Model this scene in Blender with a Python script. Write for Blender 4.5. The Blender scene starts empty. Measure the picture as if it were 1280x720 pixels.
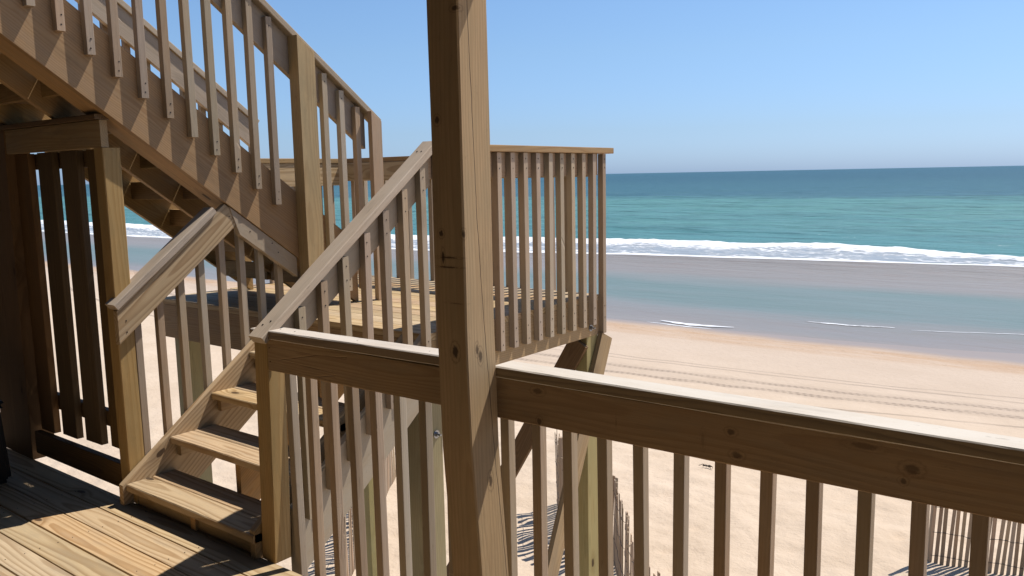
import bpy, bmesh, math, random
from mathutils import Vector, Matrix, noise
random.seed(7)
S = bpy.context.scene
COL = S.collection

# ------------------------------------------------------------------ camera
yaw, pitch, roll = 0.66024, 0.134049, 0.019930
cy_, sy_ = math.cos(yaw), math.sin(yaw)
fwd = Vector((-sy_*math.cos(pitch), cy_*math.cos(pitch), -math.sin(pitch)))
rgt = Vector((cy_, sy_, 0.0))
dwn = fwd.cross(rgt)
r2 = math.cos(roll)*rgt + math.sin(roll)*dwn
d2 = -math.sin(roll)*rgt + math.cos(roll)*dwn
cam = bpy.data.cameras.new("camera")
cam.sensor_width = 36.0
cam.lens = 36.0*1041.1/1280.0
cam.clip_start = 0.05
cam.clip_end = 60000
camo = bpy.data.objects.new("camera", cam)
COL.objects.link(camo)
up = -d2
bk = -fwd
camo.matrix_world = Matrix(((r2.x, up.x, bk.x, 0.0), (r2.y, up.y, bk.y, 0.0), (r2.z, up.z, bk.z, 1.69), (0, 0, 0, 1)))
S.camera = camo

# ------------------------------------------------------------------ sky + sun
SUN = Vector((0.40, 1.0, 1.80)).normalized()
elev = math.asin(SUN.z)
azim = math.atan2(SUN.x, SUN.y)
W = bpy.data.worlds.new("World")
S.world = W
W.use_nodes = True
wn = W.node_tree
wn.nodes.clear()
sky = wn.nodes.new("ShaderNodeTexSky")
sky.sky_type = 'NISHITA'
sky.sun_disc = False
sky.sun_elevation = elev
sky.sun_rotation = azim
sky.altitude = 0
sky.air_density = 1.0
sky.dust_density = 0.6
sky.ozone_density = 3.0
bg = wn.nodes.new("ShaderNodeBackground")
bg.inputs[1].default_value = 0.085
wo = wn.nodes.new("ShaderNodeOutputWorld")
# clear maritime air: bluer than the stock sky towards the horizon, all the way round
stc = wn.nodes.new("ShaderNodeTexCoord")
ssp = wn.nodes.new("ShaderNodeSeparateXYZ")
wn.links.new(stc.outputs['Generated'], ssp.inputs[0])
srp = wn.nodes.new("ShaderNodeValToRGB")
se = srp.color_ramp.elements
for _i in range(3): se.new(0.5)
for e_, (p_, c_) in zip(se, [(0.0, (0.39, 0.56, 0.99)), (0.05, (0.42, 0.53, 0.77)), (0.14, (0.51, 0.60, 0.72)), (0.26, (0.56, 0.66, 0.75)), (1.0, (0.28, 0.32, 0.38))]):
    e_.position = p_; e_.color = (*c_, 1)
wn.links.new(ssp.outputs[2], srp.inputs[0])
smx = wn.nodes.new("ShaderNodeMix"); smx.data_type = 'RGBA'; smx.blend_type = 'MULTIPLY'
smx.inputs[0].default_value = 1.0
wn.links.new(sky.outputs[0], smx.inputs[6]); wn.links.new(srp.outputs[0], smx.inputs[7])
s2x = wn.nodes.new("ShaderNodeVectorMath"); s2x.operation = 'SCALE'; s2x.inputs[3].default_value = 2.2
wn.links.new(smx.outputs[2], s2x.inputs[0])
wn.links.new(s2x.outputs[0], bg.inputs[0])
wn.links.new(bg.outputs[0], wo.inputs[0])
sl = bpy.data.lights.new("sun", 'SUN')
sl.energy = 5.0
sl.angle = math.radians(0.53)
sl.color = (1.0, 0.955, 0.89)
so = bpy.data.objects.new("sun", sl)
COL.objects.link(so)
so.rotation_euler = (-SUN).to_track_quat('-Z', 'Y').to_euler()
S.view_settings.view_transform = 'Standard'
S.view_settings.look = 'None'
S.view_settings.exposure = 0.0
S.view_settings.gamma = 1.0
S.cycles.max_bounces = 6
S.cycles.diffuse_bounces = 1

# ------------------------------------------------------------------ node helpers
class NT:
    def __init__(self, name):
        self.m = bpy.data.materials.new(name)
        self.m.use_nodes = True
        self.t = self.m.node_tree
        self.t.nodes.clear()
        self.out = self.t.nodes.new("ShaderNodeOutputMaterial")
        self.p = self.t.nodes.new("ShaderNodeBsdfPrincipled")
        self.t.links.new(self.p.outputs[0], self.out.inputs[0])
    def n(self, typ, **kw):
        nd = self.t.nodes.new(typ)
        for k, v in kw.items():
            setattr(nd, k, v)
        return nd
    def put(self, sock, v):
        if isinstance(v, bpy.types.NodeSocket):
            self.t.links.new(v, sock)
        elif isinstance(v, (tuple, list)) and len(v) == 3 and sock.type == 'RGBA':
            sock.default_value = (*v, 1)
        else:
            sock.default_value = v
    def math(self, op, a, b=0.0, c=None, clamp=False):
        nd = self.n("ShaderNodeMath", operation=op)
        nd.use_clamp = clamp
        self.put(nd.inputs[0], a)
        self.put(nd.inputs[1], b)
        if c is not None:
            self.put(nd.inputs[2], c)
        return nd.outputs[0]
    def mapr(self, v, a, b, c=0.0, d=1.0, smooth=True):
        nd = self.n("ShaderNodeMapRange")
        if smooth:
            nd.interpolation_type = 'SMOOTHSTEP'
        self.put(nd.inputs[0], v)
        for i, q in enumerate((a, b, c, d)):
            self.put(nd.inputs[i+1], q)
        return nd.outputs[0]
    def mix(self, f, a, b, mode='MIX'):
        nd = self.n("ShaderNodeMix", data_type='RGBA', blend_type=mode)
        self.put(nd.inputs[0], f)
        self.put(nd.inputs[6], a)
        self.put(nd.inputs[7], b)
        return nd.outputs[2]
    def noise(self, vec, scale, detail=2.0, rough=0.5, out=0, dist=0.0):
        nd = self.n("ShaderNodeTexNoise")
        self.put(nd.inputs['Vector'], vec)
        self.put(nd.inputs['Scale'], scale)
        nd.inputs['Detail'].default_value = detail
        nd.inputs['Roughness'].default_value = rough
        nd.inputs['Distortion'].default_value = dist
        return nd.outputs[out]
    def mapping(self, vec, scale=(1, 1, 1), loc=(0, 0, 0)):
        nd = self.n("ShaderNodeMapping")
        self.put(nd.inputs[0], vec)
        nd.inputs[1].default_value = loc
        nd.inputs[3].default_value = scale
        return nd.outputs[0]
    def comb(self, x, y, z):
        nd = self.n("ShaderNodeCombineXYZ")
        for i, v in enumerate((x, y, z)):
            self.put(nd.inputs[i], v)
        return nd.outputs[0]
    def sep(self, v):
        nd = self.n("ShaderNodeSeparateXYZ")
        self.put(nd.inputs[0], v)
        return nd.outputs
    def ramp(self, f, stops):
        nd = self.n("ShaderNodeValToRGB")
        el = nd.color_ramp.elements
        while len(el) < len(stops):
            el.new(0.5)
        for e, (p, c) in zip(el, stops):
            e.position = p
            e.color = (*c, 1) if len(c) == 3 else c
        self.put(nd.inputs[0], f)
        return nd.outputs[0]
    def bump(self, h, strength, dist, prev=None):
        nd = self.n("ShaderNodeBump")
        nd.inputs['Strength'].default_value = strength
        nd.inputs['Distance'].default_value = dist
        self.put(nd.inputs['Height'], h)
        if prev is not None:
            self.put(nd.inputs['Normal'], prev)
        return nd.outputs[0]

def wood(name, early, late, grey=(0.3, 0.26, 0.22), greyamt=0.0, warm=(1.07, 0.93, 0.745), dirt=0.3, side=None, hue=(0.498, 0.511), cracks=0.60, ring=95.0, contrast=1.0, knots=0.5, rough=0.72, green=0.0, tint=0.22, marks=(), crackf=None):
    early, late, grey = [tuple(a*b for a, b in zip(q, warm)) for q in (early, late, grey)]
    N = NT(name)
    tc = N.n("ShaderNodeTexCoord")
    oi = N.n("ShaderNodeObjectInfo")
    rnd = oi.outputs['Random']
    x, y, z = N.sep(tc.outputs['Object'])[:3]
    r1 = rnd
    r_2 = N.math('FRACT', N.math('MULTIPLY', rnd, 17.31))
    r3 = N.math('FRACT', N.math('MULTIPLY', rnd, 91.7))
    xo = N.math('ADD', x, N.math('MULTIPLY', r1, 60.0))
    base = N.comb(xo, y, z)
    # slow wander of the log axis along the board -> cathedral grain
    wv = N.comb(N.math('MULTIPLY', xo, 1.1), N.math('ADD', N.math('MULTIPLY', y, 3.0), N.math('MULTIPLY', r3, 9.0)), z)
    w1 = N.math('SUBTRACT', N.noise(wv, 1.0, 1.5, 0.5), 0.5)
    wv2 = N.comb(N.math('ADD', N.math('MULTIPLY', xo, 0.8), 31.0), N.math('MULTIPLY', y, 2.0), z)
    w2 = N.math('SUBTRACT', N.noise(wv2, 1.0, 1.0, 0.5), 0.5)
    oy = N.math('ADD', N.math('MULTIPLY', N.math('SUBTRACT', r_2, 0.5), 0.10), N.math('MULTIPLY', w1, 0.07))
    oz = N.math('ADD', N.math('ADD', 0.012, N.math('MULTIPLY', r3, 0.035)), N.math('MULTIPLY', w2, 0.10))
    yy = N.math('ADD', y, oy)
    zz = N.math('ADD', z, oz)
    r = N.math('SQRT', N.math('ADD', N.math('MULTIPLY', yy, yy), N.math('MULTIPLY', N.math('MULTIPLY', zz, zz), 1.0)))
    # knots
    vo = N.n("ShaderNodeTexVoronoi")
    vo.feature = 'F1'
    N.put(vo.inputs['Vector'], N.comb(N.math('MULTIPLY', xo, 2.6), N.math('ADD', N.math('MULTIPLY', y, 6.0), N.math('MULTIPLY', r3, 13.0)), N.math('ADD', N.math('MULTIPLY', z, 2.2), N.math('MULTIPLY', r_2, 7.0))))
    vo.inputs['Scale'].default_value = 1.0
    kd = N.math('ADD', vo.outputs['Distance'], N.math('MULTIPLY', N.math('SUBTRACT', N.noise(base, 40.0, 1.0), 0.5), 0.05))
    ksel = N.math('GREATER_THAN', N.sep(vo.outputs['Color'])[0], 1.0-knots)
    kn = N.math('MULTIPLY', N.mapr(kd, 0.075, 0.10, 1.0, 0.0), ksel)
    khalo = N.math('MULTIPLY', N.mapr(kd, 0.08, 0.34, 1.0, 0.0), ksel)
    r = N.math('ADD', r, N.math('MULTIPLY', khalo, 0.02))
    r = N.math('ADD', r, N.math('MULTIPLY', N.noise(N.comb(N.math('MULTIPLY', xo, 6.0), N.math('MULTIPLY', y, 30.0), N.math('MULTIPLY', z, 30.0)), 1.0, 2.0), 0.0035))
    fr = N.math('FRACT', N.math('MULTIPLY', r, ring))
    prof = N.ramp(fr, [(0.0, (0.0,)*3), (0.40, (0.08,)*3), (0.82, (0.95,)*3), (0.93, (0.8,)*3), (1.0, (0.0,)*3)])
    big = N.noise(N.comb(N.math('MULTIPLY', xo, 1.7), N.math('MULTIPLY', y, 9.0), N.math('MULTIPLY', z, 9.0)), 1.0, 3.0, 0.6)
    fine = N.noise(N.comb(N.math('MULTIPLY', xo, 7.0), N.math('MULTIPLY', y, 260.0), N.math('MULTIPLY', z, 260.0)), 1.0, 2.0, 0.6)
    c = N.mix(N.math('MULTIPLY', prof, contrast*0.8), early, late)
    c = N.mix(N.mapr(big, 0.35, 0.75, 0.0, 0.45), c, tuple(0.74*q for q in early))
    c = N.mix(N.mapr(fine, 0.3, 0.75, 0.0, 0.35), c, tuple(0.62*q for q in early))
    gm = N.mapr(N.noise(N.comb(N.math('MULTIPLY', xo, 3.1), N.math('MULTIPLY', y, 14.0), N.math('MULTIPLY', z, 14.0)), 1.0, 4.0, 0.65), 0.25, 0.75, greyamt-0.3, greyamt+0.25)
    gm = N.math('ADD', gm, N.math('MULTIPLY', N.math('SUBTRACT', r3, 0.5), min(0.6, greyamt*1.3)))
    c = N.mix(N.math('MAXIMUM', gm, 0.0, clamp=True), c, grey)
    stn = N.noise(N.comb(N.math('MULTIPLY', xo, 1.9), N.math('ADD', N.math('MULTIPLY', y, 7.0), 5.0), N.math('MULTIPLY', z, 7.0)), 1.0, 5.0, 0.7)
    c = N.mix(N.mapr(stn, 0.50, 0.74, 0.0, dirt), c, tuple(0.48*q for q in grey))
    blu = N.noise(N.comb(N.math('MULTIPLY', xo, 14.0), N.math('MULTIPLY', y, 40.0), N.math('MULTIPLY', z, 40.0)), 1.0, 4.0, 0.8)
    c = N.mix(N.mapr(blu, 0.60, 0.72, 0.0, dirt*0.8), c, tuple(0.42*q for q in late))
    if green:
        c = N.mix(green, c, (0.30, 0.31, 0.17))
    c = N.mix(N.math('MULTIPLY', khalo, 0.35), c, tuple(0.5*q for q in late))
    c = N.mix(N.math('MULTIPLY', kn, 0.9), c, (0.055, 0.028, 0.013))
    for (mx, my, mz, ax, ay, az, st_) in marks:
        dv = N.n("ShaderNodeVectorMath", operation='LENGTH')
        N.put(dv.inputs[0], N.comb(N.math('DIVIDE', N.math('SUBTRACT', x, mx), ax), N.math('DIVIDE', N.math('SUBTRACT', y, my), ay), N.math('DIVIDE', N.math('SUBTRACT', z, mz), az)))
        dd = N.math('ADD', dv.outputs['Value'], N.math('MULTIPLY', N.math('SUBTRACT', N.noise(base, 130.0, 2.0), 0.5), 0.9))
        c = N.mix(N.math('MULTIPLY', N.mapr(dd, 0.55, 1.25, 1.0, 0.0), st_), c, (0.05, 0.025, 0.012))
        c = N.mix(N.math('MULTIPLY', N.math('MULTIPLY', N.mapr(dd, 1.3, 1.6), N.mapr(dd, 1.6, 2.0, 1.0, 0.0)), 0.45*st_), c, tuple(0.45*q for q in late))
    cfm = None
    if crackf:
        z0 = N.math('ADD', -0.0205, N.math('SUBTRACT', N.math('MULTIPLY', N.math('MAXIMUM', N.math('SUBTRACT', 0.23, x), 0.0), 0.069), N.math('MULTIPLY', N.math('MAXIMUM', N.math('SUBTRACT', x, 0.23), 0.0), 0.032)))
        z0 = N.math('ADD', z0, N.math('MULTIPLY', N.math('SUBTRACT', N.noise(N.comb(N.math('MULTIPLY', x, 9.0), 0.0, 0.0), 1.0, 3.0), 0.5), 0.010))
        cd = N.math('ABSOLUTE', N.math('SUBTRACT', z, z0))
        cfm = N.math('MULTIPLY', N.mapr(cd, 0.0006, 0.0018, 1.0, 0.0), N.math('GREATER_THAN', y, 0.03))
        c = N.mix(N.math('MULTIPLY', cfm, 0.85), c, (0.05, 0.032, 0.018))
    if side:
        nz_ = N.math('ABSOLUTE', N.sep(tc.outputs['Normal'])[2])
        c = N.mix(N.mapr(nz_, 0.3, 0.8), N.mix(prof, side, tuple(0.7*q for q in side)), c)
    hs = N.n("ShaderNodeHueSaturation")
    N.put(hs.inputs['Hue'], N.mapr(r3, 0.0, 1.0, hue[0], hue[1], False))
    N.put(hs.inputs['Saturation'], N.mapr(r_2, 0.0, 1.0, 0.85, 1.1, False))
    N.put(hs.inputs['Value'], N.mapr(r1, 0.0, 1.0, 1.0-tint, 1.0+tint*0.7, False))
    N.put(hs.inputs['Color'], c)
    N.put(N.p.inputs['Base Color'], hs.outputs[0])
    N.put(N.p.inputs['Roughness'], N.mapr(fine, 0.2, 0.8, rough-0.08, rough+0.08))
    N.p.inputs['Specular IOR Level'].default_value = 0.28
    # drying checks: long thin cracks
    cr = N.n("ShaderNodeTexVoronoi")
    cr.feature = 'DISTANCE_TO_EDGE'
    N.put(cr.inputs['Vector'], N.comb(N.math('MULTIPLY', xo, 0.9), N.math('MULTIPLY', y, 16.0), N.math('ADD', N.math('MULTIPLY', z, 16.0), r3)))
    cr.inputs['Scale'].default_value = 1.0
    crack = N.mapr(cr.outputs['Distance'], 0.0, 0.02, 0.0, 1.0)
    cm = N.math('GREATER_THAN', N.noise(N.comb(N.math('MULTIPLY', xo, 1.3), y, z), 1.0, 1.0), cracks)
    crk = N.math('SUBTRACT', 1.0, N.math('MULTIPLY', N.math('SUBTRACT', 1.0, crack), cm))
    b = N.bump(fine, 0.35, 0.0012)
    b = N.bump(prof, 0.25, 0.0008, b)
    b = N.bump(crk, 0.6, 0.003, b)
    if cfm is not None:
        b = N.bump(N.math('SUBTRACT', 1.0, cfm), 0.8, 0.004, b)
    N.put(N.p.inputs['Normal'], b)
    return N.m

PINE = wood("pine_decking", (0.60, 0.445, 0.285), (0.32, 0.185, 0.085), greyamt=0.02, ring=52, contrast=1.1, knots=0.26, tint=0.10, warm=(1.03, 0.97, 0.87), dirt=0.15)
PINE_F = wood("pine_board", (0.50, 0.36, 0.215), (0.33, 0.19, 0.095), greyamt=0.10, contrast=0.75, knots=0.30)
WEATH = wood("pine_weathered", (0.51, 0.385, 0.28), (0.36, 0.245, 0.16), grey=(0.46, 0.40, 0.34), greyamt=0.55, hue=(0.496, 0.511), warm=(1.02, 0.945, 0.83), contrast=0.5, knots=0.16, tint=0.2)
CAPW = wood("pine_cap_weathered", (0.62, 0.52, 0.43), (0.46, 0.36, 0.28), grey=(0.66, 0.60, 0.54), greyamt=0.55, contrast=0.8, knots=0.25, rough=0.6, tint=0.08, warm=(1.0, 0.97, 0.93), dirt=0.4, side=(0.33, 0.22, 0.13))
HANDW = wood("pine_handrail_weathered", (0.58, 0.46, 0.35), (0.42, 0.31, 0.22), grey=(0.56, 0.48, 0.40), greyamt=0.4, contrast=0.7, knots=0.25, rough=0.62, tint=0.08, warm=(1.0, 0.96, 0.88), dirt=0.35)
POSTW = wood("pine_post", (0.51, 0.37, 0.21), (0.33, 0.20, 0.09), grey=(0.36, 0.31, 0.2), greyamt=0.12, ring=80, contrast=0.7, knots=0.28, tint=0.1)
GREENW = wood("pine_treated_green", (0.44, 0.37, 0.23), (0.31, 0.24, 0.11), grey=(0.36, 0.35, 0.23), greyamt=0.3, green=0.12, knots=0.25, tint=0.12)
POSTM = wood("pine_porch_post", cracks=2.0, early=(0.53, 0.385, 0.22), late=(0.36, 0.235, 0.115), grey=(0.36, 0.31, 0.2), greyamt=0.12, ring=80, contrast=0.55, knots=0.0, tint=0.0, crackf=True,
    marks=[(-0.198, 0.059, -0.022, 0.020, 0.2, 0.009, 0.75), (-0.174, 0.059, -0.037, 0.017, 0.2, 0.008, 0.7), (-0.625, 0.059, 0.004, 0.022, 0.2, 0.010, 0.8),
           (0.202, 0.048, -0.0875, 0.012, 0.008, 0.01, 0.8), (-0.178, 0.0, -0.0875, 0.022, 0.013, 0.02, 0.9), (0.202, -0.045, -0.0875, 0.010, 0.009, 0.02, 0.9),
           (0.126, -0.020, -0.0875, 0.0035, 0.04, 0.02, 0.85), (0.126, -0.04, -0.0875, 0.020, 0.006, 0.02, 0.9), (0.095, -0.022, -0.0875, 0.003, 0.042, 0.02, 0.85), (-0.02, 0.01, -0.0875, 0.002, 0.03, 0.02, 0.5), (0.557, -0.049, -0.0875, 0.012, 0.010, 0.02, 0.8), (0.885, 0.037, -0.0875, 0.008, 0.014, 0.02, 0.8)])
RAILB = wood("pine_rail_board", (0.43, 0.30, 0.18), (0.29, 0.175, 0.09), greyamt=0.10, ring=70, contrast=0.7, knots=0.0, tint=0.0,
    marks=[(-1.657, 0.044, 0, 0.0196, 0.0105, 0.1, 0.576), (-1.652, -0.056, 0, 0.0091, 0.012, 0.1, 0.72), (-1, 0.024, 0, 0.0126, 0.009, 0.1, 0.648), (-0.982, -0.039, 0, 0.0154, 0.0105, 0.1, 0.612),
           (-0.652, 0.049, 0, 0.035, 0.009, 0.1, 0.432), (-0.54, 0.012, 0, 0.0196, 0.0135, 0.1, 0.612), (-0.558, -0.022, 0, 0.0084, 0.0075, 0.1, 0.612), (-1.365, -0.011, 0, 0.0021, 0.0165, 0.1, 0.396), (-1.083, -0.013, 0, 0.0056, 0.0225, 0.1, 0.252), (0.4, 0.02, 0, 0.021, 0.015, 0.1, 0.576)])
SHADEW = wood("pine_shade_dark", (0.19, 0.125, 0.07), (0.11, 0.065, 0.033), grey=(0.12, 0.088, 0.06), greyamt=0.2, knots=0.35, tint=0.2)  # pine with the shade of the gate corner put into its colour
FENCEW = wood("fence_slat_wood", (0.46, 0.35, 0.27), (0.32, 0.23, 0.17), grey=(0.42, 0.36, 0.31), greyamt=0.5, knots=0.1, tint=0.3)

def simple(name, col, rough=0.6, metal=0.0, spec=0.5, bumpscale=None):
    N = NT(name)
    N.p.inputs['Roughness'].default_value = rough
    N.p.inputs['Metallic'].default_value = metal
    N.p.inputs['Specular IOR Level'].default_value = spec
    tc = N.n("ShaderNodeTexCoord")
    nz = N.noise(tc.outputs['Object'], bumpscale or 25.0, 3.0)
    N.put(N.p.inputs['Base Color'], N.mix(N.mapr(nz, 0.3, 0.7), col, tuple(0.7*q for q in col)))
    N.put(N.p.inputs['Normal'], N.bump(nz, 0.2, 0.002))
    return N.m
STEEL = simple("galvanised_steel", (0.45, 0.47, 0.5), 0.35, 1.0)
NAILM = simple("nail_head_rust", (0.06, 0.045, 0.035), 0.6, 0.3)
BLACKP = simple("black_plastic", (0.004, 0.004, 0.004), 0.5, 0.0, 0.3, 60.0)
WIREM = simple("fence_wire", (0.12, 0.10, 0.09), 0.6, 0.6)
PAINT = simple("house_siding_paint", (0.16, 0.13, 0.10), 0.7)
SOFFIT = simple("porch_soffit", (0.09, 0.07, 0.05), 0.75)

# ------------------------------------------------------------------ object helpers
def tag(o, label=None, cat=None, group=None, kind=None):
    if label: o['label'] = label
    if cat: o['category'] = cat
    if group: o['group'] = group
    if kind: o['kind'] = kind
    return o

def thing(name, loc, label, cat, group=None, kind=None):
    o = bpy.data.objects.new(name, None)
    o.empty_display_size = 0.1
    COL.objects.link(o)
    o.location = loc
    return tag(o, label, cat, group, kind)

def link(name, me, mat, parent, M):
    o = bpy.data.objects.new(name, me)
    COL.objects.link(o)
    if mat is not None and len(me.materials) == 0:
        me.materials.append(mat)
    if parent is not None:
        o.parent = parent
        off = Matrix.Translation(-wloc(parent))
        o.matrix_local = off @ M
    else:
        o.matrix_world = M
    o['_w'] = list(M.translation)
    return o

def wloc(o):
    # world position of a (possibly nested, unrotated) parent
    p = Vector(o.location)
    while o.parent is not None:
        o = o.parent
        p = p + Vector(o.location)
    return p

CACHE = {}
def board_mesh(L, w, t, bev, mat):
    key = (round(L, 3), round(w, 4), round(t, 4), bev, mat.name)
    if key in CACHE:
        return CACHE[key]
    bm = bmesh.new()
    bmesh.ops.create_cube(bm, size=1.0)
    for v in bm.verts:
        v.co = Vector((v.co.x*L, v.co.y*w, v.co.z*t))
    if bev > 0:
        # long edges rounded more than the saw-cut ends
        le = [e for e in bm.edges if abs(e.verts[0].co.x-e.verts[1].co.x) > L*0.5]
        bmesh.ops.bevel(bm, geom=le, offset=bev, segments=2, affect='EDGES', profile=0.6)
    me = bpy.data.meshes.new("board")
    bm.to_mesh(me)
    bm.free()
    me.materials.append(mat)
    for p in me.polygons:
        p.use_smooth = False
    CACHE[key] = me
    return me

def frame(p0, p1, wdir):
    p0, p1, wdir = Vector(p0), Vector(p1), Vector(wdir)
    x = (p1-p0).normalized()
    y = (wdir - x*wdir.dot(x)).normalized()
    z = x.cross(y)
    M = Matrix(((x.x, y.x, z.x, 0), (x.y, y.y, z.y, 0), (x.z, y.z, z.z, 0), (0, 0, 0, 1)))
    return Matrix.Translation((p0+p1)/2) @ M, (p1-p0).length

def wany_mesh(L, w, t, bev, mat, amp):
    # sawn timber whose arrises wander a little
    bm = bmesh.new()
    c = bev
    cs = [(-w/2+c, -t/2), (w/2-c, -t/2), (w/2, -t/2+c), (w/2, t/2-c), (w/2-c, t/2), (-w/2+c, t/2), (-w/2, t/2-c), (-w/2, -t/2+c)]
    N_ = max(8, int(L/0.045))
    sd = random.random()*50
    rings = []
    for i in range(N_+1):
        x = -L/2+L*i/N_
        bow = amp*1.2*math.sin(math.pi*i/N_*1.3+sd)
        rr = []
        for q, (u, v) in enumerate(cs):
            du = amp*noise.noise(Vector((x*2.2+sd, q//2*3.1, 1)))+0.5*amp*noise.noise(Vector((x*13+sd, q*1.7, 4)))
            dv = amp*0.8*noise.noise(Vector((x*2.2+sd, q//2*3.1, 9)))+0.4*amp*noise.noise(Vector((x*13+sd, q*1.7, 7)))
            rr.append(bm.verts.new((x, u+du+bow, v+dv)))
        rings.append(rr)
    for a, b in zip(rings, rings[1:]):
        for i in range(8):
            j = (i+1) % 8
            bm.faces.new((a[i], a[j], b[j], b[i]))
    bm.faces.new(list(reversed(rings[0]))); bm.faces.new(rings[-1])
    bmesh.ops.recalc_face_normals(bm, faces=bm.faces)
    me = bpy.data.meshes.new("wany_board")
    bm.to_mesh(me); bm.free()
    me.materials.append(mat)
    return me

def wboard(name, p0, p1, w, t, wdir, mat, parent, bev=0.004, amp=0.0016):
    M, L = frame(p0, p1, wdir)
    return link(name, wany_mesh(L, w, t, bev, mat, amp), mat, parent, M)

def board(name, p0, p1, w, t, wdir, mat, parent, bev=0.003, jit=0.0):
    """a length of timber from p0 to p1 (centre line), w wide along wdir, t thick"""
    M, L = frame(p0, p1, wdir)
    if jit:
        M = M @ Matrix.Rotation(random.gauss(0, jit*1.6), 4, 'X') @ Matrix.Rotation(random.gauss(0, jit*0.35), 4, 'Y') @ Matrix.Rotation(random.gauss(0, jit*0.35), 4, 'Z')
    return link(name, board_mesh(L, w, t, bev, mat), mat, parent, M)

def bx(name, x, y, z, mat, parent, bev=0.003, jit=0.0):
    """axis aligned timber given by its extents; the longest axis carries the grain"""
    c = Vector(((x[0]+x[1])/2, (y[0]+y[1])/2, (z[0]+z[1])/2))
    d = [x[1]-x[0], y[1]-y[0], z[1]-z[0]]
    a = max(range(3), key=lambda i: d[i])
    o = [i for i in range(3) if i != a]
    b = max(o, key=lambda i: d[i])
    e = [i for i in o if i != b][0]
    A = Vector([1 if i == a else 0 for i in range(3)])
    B = Vector([1 if i == b else 0 for i in range(3)])
    return board(name, c-A*d[a]/2, c+A*d[a]/2, d[b], d[e], B, mat, parent, bev, jit)

def poly_x(name, pts, x0, x1, mat, parent, slope=0.0, bev=0.002):
    """board cut to the outline pts (y, z), lying in a plane of constant x"""
    ux = Vector((0, math.cos(slope), math.sin(slope)))
    uy = Vector((0, -math.sin(slope), math.cos(slope)))
    c = Vector(((x0+x1)/2, sum(p[0] for p in pts)/len(pts), sum(p[1] for p in pts)/len(pts)))
    uz = ux.cross(uy)
    M = Matrix(((ux.x, uy.x, uz.x, c.x), (ux.y, uy.y, uz.y, c.y), (ux.z, uy.z, uz.z, c.z), (0, 0, 0, 1)))
    Mi = M.inverted()
    bm = bmesh.new()
    vs = []
    for xx in (x0, x1):
        vs.append([bm.verts.new(Mi @ Vector((xx, p[0], p[1]))) for p in pts])
    n = len(pts)
    bm.faces.new(vs[0])
    bm.faces.new(list(reversed(vs[1])))
    for i in range(n):
        j = (i+1) % n
        bm.faces.new((vs[0][i], vs[1][i], vs[1][j], vs[0][j]))
    bmesh.ops.recalc_face_normals(bm, faces=bm.faces)
    bmesh.ops.bevel(bm, geom=list(bm.edges), offset=bev, segments=1, affect='EDGES')
    me = bpy.data.meshes.new("cut_board")
    bm.to_mesh(me)
    bm.free()
    me.materials.append(mat)
    return link(name, me, mat, parent, M)

def nails(parent, pts, nrm, mat=NAILM, r=0.0042):
    """flat nail heads, all joined (too small to pick apart)"""
    bm = bmesh.new()
    nrm = Vector(nrm).normalized()
    q = nrm.to_track_quat('Z', 'Y').to_matrix().to_4x4()
    for p in pts:
        M = Matrix.Translation(Vector(p)+nrm*0.0006) @ q
        bmesh.ops.create_cone(bm, cap_ends=True, segments=6, radius1=r, radius2=r*0.8, depth=0.0018, matrix=M)
    me = bpy.data.meshes.new("nails")
    bm.to_mesh(me)
    bm.free()
    o = link("nail_heads", me, mat, parent, Matrix.Identity(4))
    o['kind'] = 'stuff'
    return o

D2R = math.radians
X, Y, Z = Vector((1, 0, 0)), Vector((0, 1, 0)), Vector((0, 0, 1))

# ------------------------------------------------------------------ ground: sand
def sand_h(x, y):
    if y < 12: b = -3.4
    else: b = -3.4-(y-12)*1.2/19.0
    if y > 60: b = -3.4-48*1.2/19.0
    b += 0.10*noise.noise(Vector((x*0.07, y*0.15, 3.0)))*min(1.0, max(0.15, (30-y)/12.0))
    return b
def sand_d(x, y):
    b = sand_h(x, y)
    a = min(1.0, max(0.0, (27.0-y)/8.0))
    b += 0.035*a*noise.noise(Vector((x*0.9, y*0.9, 1.7)))
    if y < 19 and x > -17:
        # trampled, wind-ribbed dry sand
        a2 = min(1.0, max(0.0, (19.0-y)/5.0))
        n = noise.noise(Vector((x*2.6, y*2.6, 9.0)))
        b += 0.045*a2*n + 0.012*a2*noise.noise(Vector((x*6.0, y*6.0, 2.0)))
        f = noise.cell(Vector((math.floor(x*2.3), math.floor(y*2.3), 0.5)))
        if f > 0.72:
            cx = (math.floor(x*2.3)+0.35+0.3*noise.cell(Vector((math.floor(x*2.3), math.floor(y*2.3), 7.5))))/2.3
            cy = (math.floor(y*2.3)+0.5)/2.3
            r = math.hypot((x-cx)/0.085, (y-cy)/0.14)
            b += a2*(0.014*math.exp(-(r-1.25)**2*8)-0.035*math.exp(-r*r*1.2))
    return b
def graded(lo, flo, fhi, hi, fine, growth):
    v = []
    q = flo
    while q < fhi:
        v.append(q); q += fine
    v.append(fhi)
    s, q = fine, fhi
    while q < hi:
        s *= growth; q += s; v.append(min(q, hi))
    s, q = fine, flo
    lowv = []
    while q > lo:
        s *= growth; q -= s; lowv.append(max(q, lo))
    return list(reversed(lowv)) + v
def grid_obj(name, xs, ys, hf, mat, smooth=True):
    verts = [(x, y, hf(x, y)) for y in ys for x in xs]
    nx = len(xs)
    faces = [(j*nx+i, j*nx+i+1, (j+1)*nx+i+1, (j+1)*nx+i) for j in range(len(ys)-1) for i in range(nx-1)]
    me = bpy.data.meshes.new(name)
    me.from_pydata(verts, [], faces)
    me.polygons.foreach_set("use_smooth", [smooth]*len(me.polygons))
    me.update()
    me.materials.append(mat)
    o = bpy.data.objects.new(name, me)
    COL.objects.link(o)
    return o

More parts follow.
